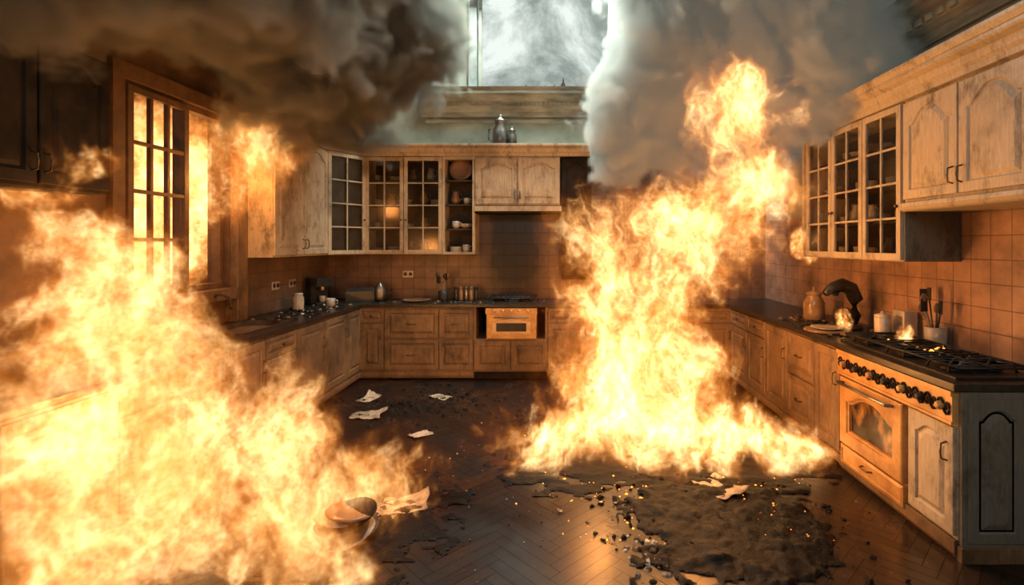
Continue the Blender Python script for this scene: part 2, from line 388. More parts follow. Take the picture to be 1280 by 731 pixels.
for x,s in((-.03,1.75),(.12,1.1)): b.lathe([(.05*s,0),(.06*s,.02*s),(.055*s,.12*s),(.035*s,.16*s),(.04*s,.18*s),(.045*s,.19*s),(.02*s,.21*s),(.01*s,.22*s),(.015*s,.23*s),(.003,.24*s)],(x,0,0),STEEL,16)
b.tube([(-.03-.09,0,.24),(-.03-.15,0,.22),(-.03-.15,0,.1),(-.03-.1,0,.06)],.01,STEEL,8)
b.done('lidded_urn')
# ------------------------------------------------------------ base cabinets
def base_run(name,Tm,units,m,d=.6,h=.88):
    b=B(Tm); tot=sum(u[0] for u in units)
    b.box(0,tot,0,d,.1,h,m); b.box(0,tot,.05,d,0.001,.1,DARKW); b.prof([(0,.1),(-.02,.1),(-.02,.06),(-.01,.03),(.05,.001),(.05,.1)],0,tot,m)
    x=0
    for w,kind in units:
        if kind=='door': b.door(x+.006,.13,w-.012,h-.15,m,.0); b.pull(x+w-.04,.6,-.022)
        elif kind=='drdoor':
            b.door(x+.006,.70,w-.012,.165,m,0,fr=.03); b.lathe([(.008,0),(.016,.02),(.002,.026)],(0,0,0),BRONZE,10,T(x+w/2,-.022,.78)@Matrix.Rotation(math.radians(90),4,'X'))
            b.door(x+.006,.13,w-.012,.555,m,0); b.pull(x+w-.04,.5,-.022)
        elif kind=='drawers':
            for z,hh in((.13,.36),(.51,.35)): 
                b.door(x+.006,z,w-.012,hh,m,0,fr=.045); b.pull(x+w/2-.05,z+hh/2,-.024,.1,False)
        x+=w
    return b.done(name,.002)
base_run('base_cabinet',T(-2.43,6.22,0),[(.30,'drdoor'),(.66,'drawers'),(.42,'drawers')],BASE,.61)
b=B(T(-1.05,6.22,0)); b.box(0,.9,.0,.61,.1,.5,BASE); b.box(0,.03,0,.61,.5,.88,BASE); b.box(.87,.9,0,.61,.5,.88,BASE); b.box(.03,.87,.5,.61,.5,.88,DARKW); b.box(0,.9,.05,.61,0.001,.1,DARKW)
b.door(.006,.12,.44,.36,BASE,0); b.door(.454,.12,.44,.36,BASE,0); b.done('oven_housing_cabinet',.002)
base_run('base_cabinet',T(-.15,6.22,0),[(.5,'drdoor'),(.5,'drdoor'),(.6,'drawers'),(.63,'drdoor')],BASE,.61)
base_run('base_cabinet',T(-2.43,1.6,0,90),[(.6,'door'),(.6,'door'),(.5,'drdoor'),(.45,'door'),(.45,'door'),(.5,'drdoor'),(.55,'door'),(.55,'door'),(.42,'door')],BASE,.65)
base_run('base_cabinet',T(2.08,6.2,0,-90),[(.55,'drdoor'),(.5,'drdoor'),(.5,'door'),(.5,'drawers'),(.38,'door')],BASE,.65)
b=B(T(-.885,6.16,.511)); b.box(0,.60,0,.45,0,.36,CREAM); b.box(-.01,.61,-.015,.0,.30,.366,BRASS)
b.loops([b.ol(.01,.01,.58,.28,0,0,0),b.ol(.01,.01,.58,.28,0,0,-.02),b.ol(.01,.01,.58,.28,.05,.03,-.02),b.ol(.01,.01,.58,.28,.055,.03,-.01)],BRASS,False)
b.loops([b.ol(.01,.01,.58,.28,.05,.03,-.008),b.ol(.01,.01,.58,.28,.07,.03,-.012)],CREAM,True)
b.box(.12,.48,-.017,-.01,.09,.19,PLAST)
b.tube([(.1,-.02,.262),(.1,-.05,.262),(.5,-.05,.262),(.5,-.02,.262)],.008,STEEL,6)
for i in range(5): b.lathe([(.014,0),(.014,.012),(.008,.02)],(0,0,0),CREAM,10,T(.1+i*.1,-.015,.337)@Matrix.Rotation(math.radians(90),4,'X'))
b.done('built_in_oven',.002)
# ------------------------------------------------------------ countertops
b=B(); z0,z1=.882,.925
b.box(-3.08,2.04,6.19,6.835,z0,z1,STONE)
b.box(2.04,2.735,2.65,6.835,z0,z1,STONE)
b.box(-3.085,-2.40,1.6,4.15,z0,z1,STONE); b.box(-3.085,-2.40,4.85,6.19,z0,z1,STONE); b.box(-3.085,-2.99,4.15,4.85,z0,z1,STONE); b.box(-2.54,-2.40,4.15,4.85,z0,z1,STONE)
b.done('countertop',.006)
b=B(T(-2.99,4.15,0)); 
b.box(.0,.45,0,.7,.76,.765,STEEL); b.box(0,.01,0,.7,.76,.93,STEEL); b.box(.44,.45,0,.7,.76,.93,STEEL); b.box(0,.45,0,.01,.76,.93,STEEL); b.box(0,.45,.69,.7,.76,.93,STEEL); b.cyl((.22,.35,.765),.03,.004,IRON)
b.done('kitchen_sink')
b=B(T(-3.02,4.42,.926)); b.lathe([(.03,0),(.03,.01),(.018,.02),(.016,.06)],(0,0,0),IRON,14)
b.tube([(0,0,.05)]+[(.09-.09*math.cos(a),0,.2+.09*math.sin(a)) for a in [i*math.pi/8 for i in range(9)]]+[(.18,0,.16)],.012,IRON,10); b.tube([(0,0,.06),(0,.06,.08),(0,.09,.12)],.008,IRON,8); b.done('kitchen_faucet')
# ------------------------------------------------------------ range on the right
R0=3.76
b=B(T(2.08,R0,0,-90)); W=.72
b.box(0,W,.0,.64,.02,.88,CREAM)
b.box(-.01,1.09,-.035,-.0,.715,.878,BRASS); b.box(-.012,1.092,-.045,-.0,.855,.88,BRASS); b.box(-.012,1.092,-.042,0,.705,.722,BRASS)
for i in range(22):
    cx=.03+i*.049
    pts=[(cx+math.cos(t*1.1+ (i%2)*math.pi)*.026*(1-t/9),-.04,.79+math.sin(t*1.1+(i%2)*math.pi)*.045*(1-t/9)) for t in [k*.6 for k in range(13)]]
    b.tube(pts,.0065,DARKW,5)
for i in range(7):
    b.lathe([(.022,0),(.022,.02),(.016,.034),(.004,.036)],(0,0,0),IRON if i%2 else BRASS,14,T(.09+i*.155,-.035,.79)@Matrix.Rotation(math.radians(90),4,'X'))
o=b.ol
dx,dz,dw,dh=.02,.215,.68,.475
b.loops([o(dx,dz,dw,dh,0,0,0,20),o(dx,dz,dw,dh,0,0,-.035,20),o(dx,dz,dw,dh,.008,0,-.04,20),o(dx,dz,dw,dh,.085,.07,-.04,20),o(dx,dz,dw,dh,.095,.07,-.028,20),o(dx,dz,dw,dh,.105,.07,-.028,20),o(dx,dz,dw,dh,.11,.07,-.01,20)],BRASS,False)
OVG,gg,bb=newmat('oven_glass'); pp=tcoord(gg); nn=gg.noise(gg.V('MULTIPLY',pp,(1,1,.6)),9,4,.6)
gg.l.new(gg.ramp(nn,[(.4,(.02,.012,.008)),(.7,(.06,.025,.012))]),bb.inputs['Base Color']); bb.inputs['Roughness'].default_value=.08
gg.l.new(gg.M('MULTIPLY',gg.mr(nn,.5,.72),.6),bb.inputs['Emission Strength']); bb.inputs['Emission Color'].default_value=(1,.25,.03,1)  # patchy orange glow put into the glass as emission
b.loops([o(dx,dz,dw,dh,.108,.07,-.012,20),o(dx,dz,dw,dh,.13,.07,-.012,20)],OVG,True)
b.tube([(.08,-.035,.655),(.08,-.085,.66),(.62,-.085,.66),(.62,-.035,.655)],.011,STEEL,10)
b.loops([o(.02,.07,.68,.13,0,0,0),o(.02,.07,.68,.13,0,0,-.03),o(.02,.07,.68,.13,.02,0,-.035),o(.02,.07,.68,.13,.025,0,-.028)],BRASS,True)
b.pull(.3,.15,-.033,.1,False)
b.done('range_oven',.002)
b=B(T(2.08,3.035,0,-90)); b.box(0,.36,0,.64,.1,.88,CABR); b.door(.006,.12,.348,.57,CABR,.05); b.pull(.31,.5,-.022)
b.prof([(-.0,.1),(-.02,.1),(-.02,.03),(-.0,.0),(.05,.0),(.05,.1)],-.75,.36,BASE)
b.T=T(2.08,2.67,0,0); b.box(0,.66,-.02,0,.0,.88,GREY); b.loops([b.ol(.03,.1,.30,.74,0,.0,-.02),b.ol(.03,.1,.30,.74,0,.0,-.028),b.ol(.03,.1,.30,.74,.05,.05,-.028),b.ol(.03,.1,.30,.74,.06,.05,-.02),b.ol(.03,.1,.30,.74,.07,.05,-.02),b.ol(.03,.1,.30,.74,.1,.05,-.03)],GREY,True)
b.box(-.01,.65,-.035,0,0,.08,BASE)
b.done('base_cabinet',.003)
def cooktop(name,Tm,w,d,nx,m=IRON):
    b=B(Tm); b.box(0,w,0,d,0,.012,m); 
    for i in range(nx):
        for j in range(2):
            cx=w*(i+.5)/nx; cy=d*(.27+.46*j)
            b.lathe([(.06,.012),(.06,.02),(.045,.026),(.045,.032),(.03,.04),(.002,.04)],(cx,cy,0),m,18)
            for k in range(4):
                a=k*math.pi/2+math.pi/4; c,s_=math.cos(a),math.sin(a)
                b.tube([(cx+c*.03,cy+s_*.03,.058),(cx+c*.10,cy+s_*.10,.058),(cx+c*.12,cy+s_*.12,.012)],.007,m,5)
            b.lathe([(.095,.05),(.105,.055),(.095,.06),(.09,.055),(.095,.05)],(cx,cy,0),m,20)
    for i in range(nx+1):
        x=max(.012,min(w-.012,w*i/nx)); b.tube([(x,.03,.058),(x,d-.03,.058)],.007,m,5)
    for i in range(nx*3):
        x=w*(i+.5)/(nx*3); b.tube([(x,.04,.058),(x,d-.04,.058)],.004,m,4)
    for y in(.03,d/2,d-.03): b.tube([(.012,y,.058),(w-.012,y,.058)],.007,m,5)
    b.done(name)
cooktop('gas_cooktop',T(2.11,3.85,.926,-90),1.12,.46,3)
cooktop('gas_cooktop',T(-.9,6.25,.926),.62,.48,2)
# ------------------------------------------------------------ left window
b=B(T(XL,WY0,WZ0,90)); w=WY1-WY0; h=WZ1-WZ0
for x0,x1,z0,z1 in((-.1,0,-.08,h+.12),(w,w+.1,-.08,h+.12),(0,w,h,h+.12)): b.box(x0,x1,-.045,0,z0,z1,WINF)
b.box(-.14,w+.14,-.12,0,-.1,-.0,BASE); b.box(0,w,0,.15,-.01,.0,WINF)
b.box(0,.05,0,.08,0,h,WINF); b.box(w-.05,w,0,.08,0,h,WINF); b.box(.05,w-.05,0,.08,h-.05,h,WINF); b.box(.05,w-.05,0,.08,0,.05,WINF); b.box(w*.56-.03,w*.56+.03,0,.08,.05,h-.05,WINF)
b.gdoor(.03,.03,w*.56-.03,h-.06,WINF,3,4,-.0,.05,.04,False,.014)
b.done('window_2',.003)
b=B(); b.box(XL+.001,XL+.12,4.74,4.89,.93,2.75,BASE); b.done('trim_6',.006)
b=B(); b.box(-5.4,-5.2,1,9,0,6,DARKW); b.done('sky_blocker_wall')  # added dark wall, keeps the white sky out of the window view
b=B(); b.box(-5.19,XL-.16,1,9,-.1,0,DARKW); b.box(-5.19,XL-.16,1,9,4,4.1,DARKW); b.box(-5.19,XL-.16,9,9.1,0,4.1,DARKW); b.done('sky_blocker_shell')  # added dark floor, roof and end, closing off the sky around the window
# ------------------------------------------------------------ countertop objects (back)
def obj(name,fn,Tm,bev=0): 
    b=B(Tm); fn(b); return b.done(name,bev)
zc=.927
def bpos(u,Y): return (u-700)/640*Y
def kettle(b):
    b.lathe([(.07,0),(.085,.03),(.075,.14),(.05,.19),(.045,.2),(.02,.215),(.02,.23),(.003,.24)],(0,0,0),STEEL,20)
    b.tube([(.07,0,.06),(.13,0,.08),(.14,0,.14),(.07,0,.16)],.01,PLAST,8); b.tube([(-.07,0,.12),(-.11,0,.17)],[.02,.01],STEEL,8)
obj('kettle',kettle,T(bpos(475,6.55),6.55,zc))
def crock(b,m=IRON,s=1,seed=0):
    r=random.Random(seed); b.lathe([(.05*s,0),(.058*s,.02),(.06*s,.12*s),(.05*s,.12*s),(.048*s,.02),(.002,.015)],(0,0,0),m,18)
    for i in range(7):
        a=r.uniform(0,6.3); dx,dy=math.cos(a)*.03*s,math.sin(a)*.03*s; hh=r.uniform(.2,.28)*s
        b.tube([(dx*.3,dy*.3,.03),(dx,dy,.12*s),(dx*2.2,dy*2.2,hh)],.006*s,r.choice([PLAST,CERAMB,STEEL]),6)
        k=r.choice([0,1]); L=T(dx*2.3,dy*2.3,hh)
        if k: b.lathe([(.004,0),(.022*s,.02),(.024*s,.045),(.012*s,.07),(.002,.075)],(0,0,0),r.choice([PLAST,CERAMB]),10,L@Matrix.Scale(.35,4,(0,1,0)))
        else: b.box(-.02*s,.02*s,-.003,.003,0,.08*s,PLAST,L@Matrix.Rotation(a,4,'Z'))
obj('utensil_crock',lambda b:crock(b,IRON,1.1,3),T(bpos(554,6.5),6.5,zc))
def bottles(b):
    for i in range(5):
        m=[PLAST,CERAMB,STEEL,CERAMB,PLAST][i]
        b.lathe([(.026,0),(.028,.01),(.028,.11),(.018,.135),(.018,.15),(.021,.152),(.021,.175),(.002,.178)],(i*.065,0,0),m,14)
obj('spice_bottles',bottles,T(bpos(570,6.6),6.6,zc))
obj('serving_tray',lambda b:(b.lathe([(.1,0),(.17,.02),(.18,.03),(.165,.026),(.1,.006),(.002,.006)],(0,0,0),CERAMB,24)),T(bpos(521,6.45),6.45,zc))
def toaster(b):
    b.loops([[(x*.17,y*.09,0) for x,y in((-1,-1),(1,-1),(1,1),(-1,1))],[(x*.17,y*.09,.13) for x,y in((-1,-1),(1,-1),(1,1),(-1,1))],[(x*.15,y*.07,.17) for x,y in((-1,-1),(1,-1),(1,1),(-1,1))]],PLAST,True,True)
    for y in(-.03,.03): b.box(-.11,.11,y-.01,y+.01,.168,.172,IRON)
    b.box(-.19,-.17,-.02,.02,.08,.1,STEEL)
obj('toaster',toaster,T(bpos(432,6.3)+.1,6.5,zc,20),.01)
def espresso(b):
    b.box(-.11,.11,-.1,.12,0,.03,PLAST); b.box(-.11,.11,.02,.12,.03,.3,PLAST); b.box(-.11,.11,-.1,.12,.22,.32,PLAST); b.cyl((0,-.04,.17),.03,.05,STEEL); cup(b,0,-.04,.03,.9)
obj('coffee_maker',espresso,T(-2.88,6.15,zc,60),.008)
obj('ceramic_mug',lambda b:cup(b,0,0,0,1.3,CERAM),T(-2.62,5.85,zc)); 
obj('storage_jar',lambda b:b.lathe([(.05,0),(.055,.01),(.055,.14),(.04,.16),(.045,.165),(.045,.185),(.003,.19)],(0,0,0),CERAM,18),T(-2.86,5.6,zc))
for (x,y,z,d) in((bpos(510,6.83),6.836,1.25,0),(XL+.014,5.55,1.2,90),(XL+.014,5.9,1.2,90)):
    b=B(T(x,y,z,d)); b.box(-.07,.07,-.008,0,-.045,.045,CERAM); b.lathe([(.025,0),(.025,.004),(.002,.004)],(0,0,0),PLAST,14,T(-.035,-.008,0)@Matrix.Rotation(math.radians(90),4,'X')); b.lathe([(.025,0),(.025,.004),(.002,.004)],(0,0,0),PLAST,14,T(.035,-.008,0)@Matrix.Rotation(math.radians(90),4,'X')); b.done('power_socket',.002)
# ------------------------------------------------------------ right counter objects
JAR=simple('amber_glass_jar',(.34,.22,.12),(.20,.12,.06),.15,0,5)
obj('glass_storage_jar',lambda b:(b.lathe([(.085,0),(.095,.02),(.095,.17),(.065,.22),(.06,.24),(.07,.245),(.07,.265),(.03,.275),(.012,.29),(.02,.31),(.003,.32)],(0,0,0),JAR,24)),T(2.42,4.88,zc))
def cm(b):
    b.lathe([(.13,0),(.14,.01),(.13,.03),(.05,.04)],(0,0,0),PLAST,24)
    b.tube([(.05,.02,.02),(.11,.02,.12),(.12,.02,.24),(.07,.02,.34),(-.03,.0,.37),(-.13,-.01,.35),(-.2,-.01,.30)],[.06,.055,.06,.06,.06,.045,.03],PLAST,14)
    b.lathe([(.06,.0),(.065,.11),(.05,.13)],(-.03,0,.045),IRON,18); b.lathe([(.02,0),(.03,.03)],(-.1,-.01,.28),IRON,12)
obj('coffee_machine',cm,T(2.46,4.42,zc,10))
def board(b):
    b.lathe([(.17,0),(.18,.006),(.18,.016),(.17,.02),(.002,.02)],(0,0,0),CERAMB,30); b.box(-.24,-.16,-.025,.025,.002,.018,CERAMB)
    b.lathe([(.08,0),(.13,.012),(.13,.018),(.09,.008),(.002,.006)],(0,0,.021),CERAM,24)
obj('round_cutting_board',board,T(2.22,4.25,zc,100))
obj('ceramic_canister',lambda b:b.lathe([(.05,0),(.055,.01),(.055,.15),(.05,.155),(.057,.16),(.057,.175),(.015,.185),(.012,.2),(.003,.205)],(0,0,0),CERAM,20),T(2.5,3.97,zc))
b=B(T(2.66,3.95,zc)); b.box(-.05,.05,-.07,.07,0,.21,CERAM); b.box(-.051,-.05,-.05,.05,.04,.17,PAPER); b.done('tea_caddy',.008)
obj('utensil_crock',lambda b:crock(b,CERAM,1.15,8),T(2.655,3.62,zc+.0))
def scatter(name,area,z,n,smin,smax,mats,seed):
    r=random.Random(seed); b=B()
    for i in range(n):
        x0,x1,y0,y1=area; x=r.gauss((x0+x1)/2,(x1-x0)/4); y=r.gauss((y0+y1)/2,(y1-y0)/4)
        x=min(max(x,x0),x1); y=min(max(y,y0),y1)
        s=r.uniform(smin,smax); nn=r.randint(4,6); hh=s*r.uniform(.2,.7)
        top=[];bot=[]
        for k in range(nn):
            a=2*math.pi*k/nn; rr=s*r.uniform(.5,1.2); bot.append((x+math.cos(a)*rr,y+math.sin(a)*rr,z)); top.append((x+math.cos(a)*rr*.6,y+math.sin(a)*rr*.6,z+hh*r.uniform(.6,1.3)))
        b.add(bot+top,[tuple(range(nn))[::-1],tuple(range(nn,2*nn))]+[(k,(k+1)%nn,(k+1)%nn+nn,k+nn) for k in range(nn)],r.choice(mats))
    b.done(name)
scatter('charred_debris',(2.1,2.6,4.0,5.2),zc,140,.006,.03,[DARKW,DARKW,ASH,DARKW,CERAMB],1)
scatter('charred_debris',(-3.0,-2.45,4.9,6.1),zc,160,.008,.035,[DARKW,DARKW,DARKW,CERAMB],2)
scatter('charred_debris',(-2.3,-.2,6.22,6.5),zc,120,.006,.025,[DARKW,DARKW,ASH,CERAMB],3)
scatter('ash_debris',(-1.9,1.9,2.2,5.6),.0,240,.003,.009,[ASH,PAPER,DARKW,CERAM],4)
scatter('ash_debris',(-2.3,-.4,4.6,6.0),.0,260,.01,.05,[DARKW],5)
scatter('rubble',(.35,.62,2.55,2.9),.0,70,.006,.026,[ASH,PAPER,CERAM,DARKW],6)
scatter('charred_debris',(.2,1.7,2.5,4.0),.004,200,.008,.026,[DARKW],26)
scatter('glowing_embers',(-.3,1.7,2.85,4.4),.003,380,.004,.011,[SPARK,SPARK,DARKW],7)
scatter('glowing_embers',(1.05,1.5,2.75,3.6),.012,160,.004,.010,[SPARK,DARKW],17)
scatter('charred_debris',(2.2,2.5,2.8,3.8),.985,40,.006,.018,[DARKW,ASH,DARKW,SPARK],8)
scatter('charred_debris',(-2.4,.3,6.42,6.7),2.907,60,.01,.03,[DARKW],18)
def char(name,cx,cy,rx,ry,hh,seed,heat):
    n=110; vs=[];fs=[];ht=[]
    for j in range(n+1):
        for i in range(n+1):
            x=-1+2*i/n;y=-1+2*j/n; r=math.hypot(x,y)
            e=1-r*(1.1+.45*mnoise.noise(Vector((x*2+seed,y*2,seed)))+.4*mnoise.noise(Vector((x*6+seed,y*6,seed)))+.3*mnoise.noise(Vector((x*14+seed,y*14,seed))))
            e=max(0,min(1,e*4)); k=mnoise.fractal(Vector((x*3+seed,y*3,3)),.8,2.2,6)
            z=e*hh*(.3+.9*abs(k))+ (.0015 if e>0 else -.01)
            vs.append((cx+x*rx,cy+y*ry,z)); ht.append(max(0,min(1,heat(cx+x*rx,cy+y*ry))))
    for j in range(n):
        for i in range(n):
            a=j*(n+1)+i
            if all(vs[q][2]>-.005 for q in(a,a+1,a+n+2,a+n+1)): fs.append((a,a+1,a+n+2,a+n+1))
    me=bpy.data.meshes.new(name); me.from_pydata(vs,[],fs); me.materials.append(EMBER)
    at=me.attributes.new('heat','FLOAT','POINT'); at.data.foreach_set('value',ht)
    me.polygons.foreach_set('use_smooth',[True]*len(fs)); ob=bpy.data.objects.new(name,me); scene.collection.objects.link(ob)
char('charred_rug',1.0,3.0,.66,.72,.035,1.3,lambda x,y:(y-2.9)*1.8 if x<1.15 else .9)
char('charred_rug',.75,4.1,1.35,.85,.02,5.1,lambda x,y:1.0)
char('charred_rug',-1.4,3.1,.85,.70,.02,9.1,lambda x,y:.5)
def paper(name,x,y,s,rot,seed,curl=.05,mat=PAPER):
    r=random.Random(seed); n=12; vs=[];fs=[]
    for j in range(n+1):
        for i in range(n+1):
            u=-1+2*i/n;v=-1+2*j/n; q=1+.25*mnoise.noise(Vector((math.atan2(v,u)*1.2,seed,0)))
            z=.004+curl*max(0,(u*.8+v*.3))**2+curl*.6*abs(mnoise.noise(Vector((u*1.6+seed,v*1.6,0))))
            p=Matrix.Rotation(rot,3,'Z')@Vector((u*s*q,v*s*.7*q,z)); vs.append((x+p.x,y+p.y,p.z))
    for j in range(n):
        for i in range(n):
            a=j*(n+1)+i; fs.append((a,a+1,a+n+2,a+n+1))
    me=bpy.data.meshes.new(name); me.from_pydata(vs,[],fs); me.materials.append(mat); me.polygons.foreach_set('use_smooth',[True]*len(fs))
    ob=bpy.data.objects.new(name,me); scene.collection.objects.link(ob); so=ob.modifiers.new('solid','SOLIDIFY'); so.thickness=.003; so.offset=1
def fl(u,v): Y=1056/(v-305); return (u-700)/640*Y,Y
for k,(u,v,s) in enumerate([(460,520,.15),(461,499,.11),(552,497,.10),(526,544,.09),(900,612,.16),(505,632,.15),(480,645,.10),(700,640,.015),(735,655,.012),(770,630,.012)]):
    x,y=fl(u,v); paper('burnt_paper_sheet',x,y,s,k*1.3,k*3.7,.04 if s>.1 else .015)
b=B(); x,y=fl(428,676)
for i in range(9): b.lathe([(.05,0),(.135,.016),(.14,.021),(.065,.007),(.002,.006)],(0,0,0),[DARKW,CERAM,DARKW,CERAMB,ASH][i%5],24,T(x+.045*math.sin(i*1.9),y+.008*i,.012+i*.013)@Matrix.Rotation(.2*math.sin(i*2),4,'X')@Matrix.Rotation(.2*math.cos(i*3),4,'Y'))
b.done('broken_plates')

# ------------------------------------------------------------ volumes
def fire_mat(name,K,absn=1.1,step=2.5):
    m=bpy.data.materials.new(name); m.use_nodes=True; nt=m.node_tree; nt.nodes.clear(); g=N(nt)
    a=g.n.new('ShaderNodeAttribute'); a.attribute_name='density'; d=a.outputs['Fac']
    col=g.ramp(d,[(0,(1,.15,.006)),(.12,(1,.20,.012)),(.35,(1,.30,.04)),(.7,(1,.46,.13)),(1,(1,.60,.25))])
    e=g.n.new('ShaderNodeEmission'); g.l.new(col,e.inputs[0]); g.l.new(g.M('MULTIPLY',g.M('POWER',d,1.8),K),e.inputs[1])
    ab=g.n.new('ShaderNodeVolumeAbsorption'); ab.inputs[0].default_value=(0.0,0,0,1); g.l.new(g.M('MULTIPLY',d,absn),ab.inputs['Density'])
    ad=g.n.new('ShaderNodeAddShader'); g.l.new(e.outputs[0],ad.inputs[0]); g.l.new(ab.outputs[0],ad.inputs[1])
    o=g.n.new('ShaderNodeOutputMaterial'); g.l.new(ad.outputs[0],o.inputs['Volume'])
    m.cycles.volume_step_rate=step; return m
def smoke_mat(name,albedo,dens,emis=None,es=0):
    m=bpy.data.materials.new(name); m.use_nodes=True; nt=m.node_tree; nt.nodes.clear(); g=N(nt)
    a=g.n.new('ShaderNodeAttribute'); a.attribute_name='density'; d=a.outputs['Fac']
    p=g.n.new('ShaderNodeVolumePrincipled'); p.inputs['Color'].default_value=(*albedo,1)
    p.inputs['Density Attribute'].default_value=''
    g.l.new(g.M('MULTIPLY',d,dens),p.inputs['Density']); p.inputs['Anisotropy'].default_value=.1
    if es: p.inputs['Emission Color'].default_value=(*emis,1); g.l.new(g.M('MULTIPLY',d,es),p.inputs['Emission Strength'])  # added self-glow in place of light scattered through the smoke
    o=g.n.new('ShaderNodeOutputMaterial'); g.l.new(p.outputs[0],o.inputs['Volume'])
    m.cycles.volume_step_rate=3.5; return m
def volume(name,lo,hi,vox,blobs,mat,kind='fire',fscale=1.0,seed=0.0,warp=1.0,halo=.09):
    ng=bpy.data.node_groups.new(name,'GeometryNodeTree'); ng.interface.new_socket('Geometry',in_out='OUTPUT',socket_type='NodeSocketGeometry'); g=N(ng)
    P=g.n.new('GeometryNodeInputPosition').outputs[0]
    Ps=g.V('ADD',P,(seed,seed*1.7,seed*.6))
    if kind=='fire':
        w1=g.V('SUBTRACT',g.noise(g.V('MULTIPLY',Ps,(1,1,.7)),1.9*fscale,2,.5,0,True),(.5,.5,.5))
        w2=g.V('SUBTRACT',g.noise(g.V('ADD',Ps,(7,3,1)),6*fscale,2,.5,0,True),(.5,.5,.5))
        W=g.V('ADD',g.V('MULTIPLY',w1,(.75*warp/fscale,.75*warp/fscale,.7*warp/fscale)),g.V('SCALE',w2,scale=.25*warp/fscale))
    else:
        w1=g.V('SUBTRACT',g.noise(Ps,1.1*fscale,2,.5,0,True),(.5,.5,.5)); W=g.V('SCALE',w1,scale=.8*warp)
    Pw=g.V('ADD',P,W); Pn=g.V('ADD',Ps,W)
    mask=None
    for c,r in blobs:
        r=(r,r,r) if not isinstance(r,tuple) else r
        q=g.M('SUBTRACT',1,g.V('LENGTH',g.V('DIVIDE',g.V('SUBTRACT',Pw,tuple(c)),r)))
        if mask is None: mask=q
        else:
            n=g.n.new('ShaderNodeMath'); n.operation='SMOOTH_MAX'; g.put(n.inputs[0],mask); g.put(n.inputs[1],q); n.inputs[2].default_value=.15; mask=n.outputs[0]
    if kind=='fire':
        n1=g.noise(g.V('MULTIPLY',Pn,(1,1,.55)),5*fscale,5,.6)
        e=g.M('ADD',g.M('MULTIPLY',mask,2.1),g.M('MULTIPLY',g.M('SUBTRACT',n1,.5),3.1))
        body=g.mr(e,-.05,.65,0,1,True)
        n2=g.noise(g.V('MULTIPLY',g.V('ADD',Pn,(11,5,2)),(1,1,.45)),6.0*fscale,4,.55,.4)
        rd=g.M('POWER',g.M('SUBTRACT',1,g.M('MULTIPLY',g.M('ABSOLUTE',g.M('SUBTRACT',n2,.5)),8.5),clamp=True),1.6)
        n3=g.noise(g.V('MULTIPLY',g.V('ADD',Pn,(3,15,2)),(1,1,.45)),13*fscale,3,.6,.5)
        rd2=g.M('SUBTRACT',1,g.M('MULTIPLY',g.M('ABSOLUTE',g.M('SUBTRACT',n3,.5)),8),clamp=True)
        big=g.mr(g.noise(g.V('MULTIPLY',g.V('ADD',Pn,(1,9,4)),(1,1,.7)),2.6*fscale,3,.5),.36,.62,.45,1.15)
        d=g.M('MULTIPLY',g.M('MULTIPLY',body,big),g.M('ADD',.16,g.M('ADD',g.M('MULTIPLY',rd,g.M('ADD',.3,g.M('MULTIPLY',rd2,1.1))),g.M('MULTIPLY',rd2,.12))))
        d=g.M('ADD',d,g.M('MULTIPLY',g.mr(mask,-.8,.5,0,1,True),halo))  # faint added emission imitating firelit haze around the flames
    else:
        n1=g.noise(Pn,2.2*fscale,6,.55)
        bl=g.M('ABSOLUTE',g.M('SUBTRACT',g.noise(Pn,2.6*fscale,2,.5),.5))
        bl2=g.M('ABSOLUTE',g.M('SUBTRACT',g.noise(Pn,6.5*fscale,3,.5),.5))
        e=g.M('ADD',g.M('MULTIPLY',mask,1.8),g.M('ADD',g.M('MULTIPLY',g.M('SUBTRACT',n1,.5),1.0),g.M('ADD',g.M('MULTIPLY',bl,2.8),g.M('MULTIPLY',bl2,1.5))))
        d=g.mr(e,.36,.58,0,1,True)
    vc=g.n.new('GeometryNodeVolumeCube'); g.l.new(d,vc.inputs['Density'])
    vc.inputs['Min'].default_value=lo; vc.inputs['Max'].default_value=hi
    for i,ax in enumerate('XYZ'): vc.inputs['Resolution '+ax].default_value=max(8,int((hi[i]-lo[i])/vox))
    sm=g.n.new('GeometryNodeSetMaterial'); g.l.new(vc.outputs[0],sm.inputs[0]); sm.inputs['Material'].default_value=mat
    o=g.n.new('NodeGroupOutput'); g.l.new(sm.outputs[0],o.inputs[0])
    vd=bpy.data.volumes.new(name); vd.materials.append(mat)
    ob=bpy.data.objects.new(name,vd); scene.collection.objects.link(ob)
    md=ob.modifiers.new('flow','NODES'); md.node_group=ng
    return ob
volume('flames',(-.9,3.3,0.0),(2.3,5.0,3.4),.013,[
 ((.75,4.15,.10),(1.15,.62,.38)),((.65,4.15,.62),(.76,.5,.6)),((.58,4.15,1.30),(.64,.42,.62)),((1.05,4.15,1.70),(.60,.4,.5)),
 ((1.5,4.15,2.12),(.52,.36,.45)),((1.45,4.15,2.75),(.48,.3,.46)),((.2,4.15,1.75),(.22,.2,.42)),((1.65,4.0,.12),(.55,.45,.25)),((-.15,4.0,.05),(.5,.4,.22))],fire_mat('flame_volume',10),'fire',1.0,0.0)
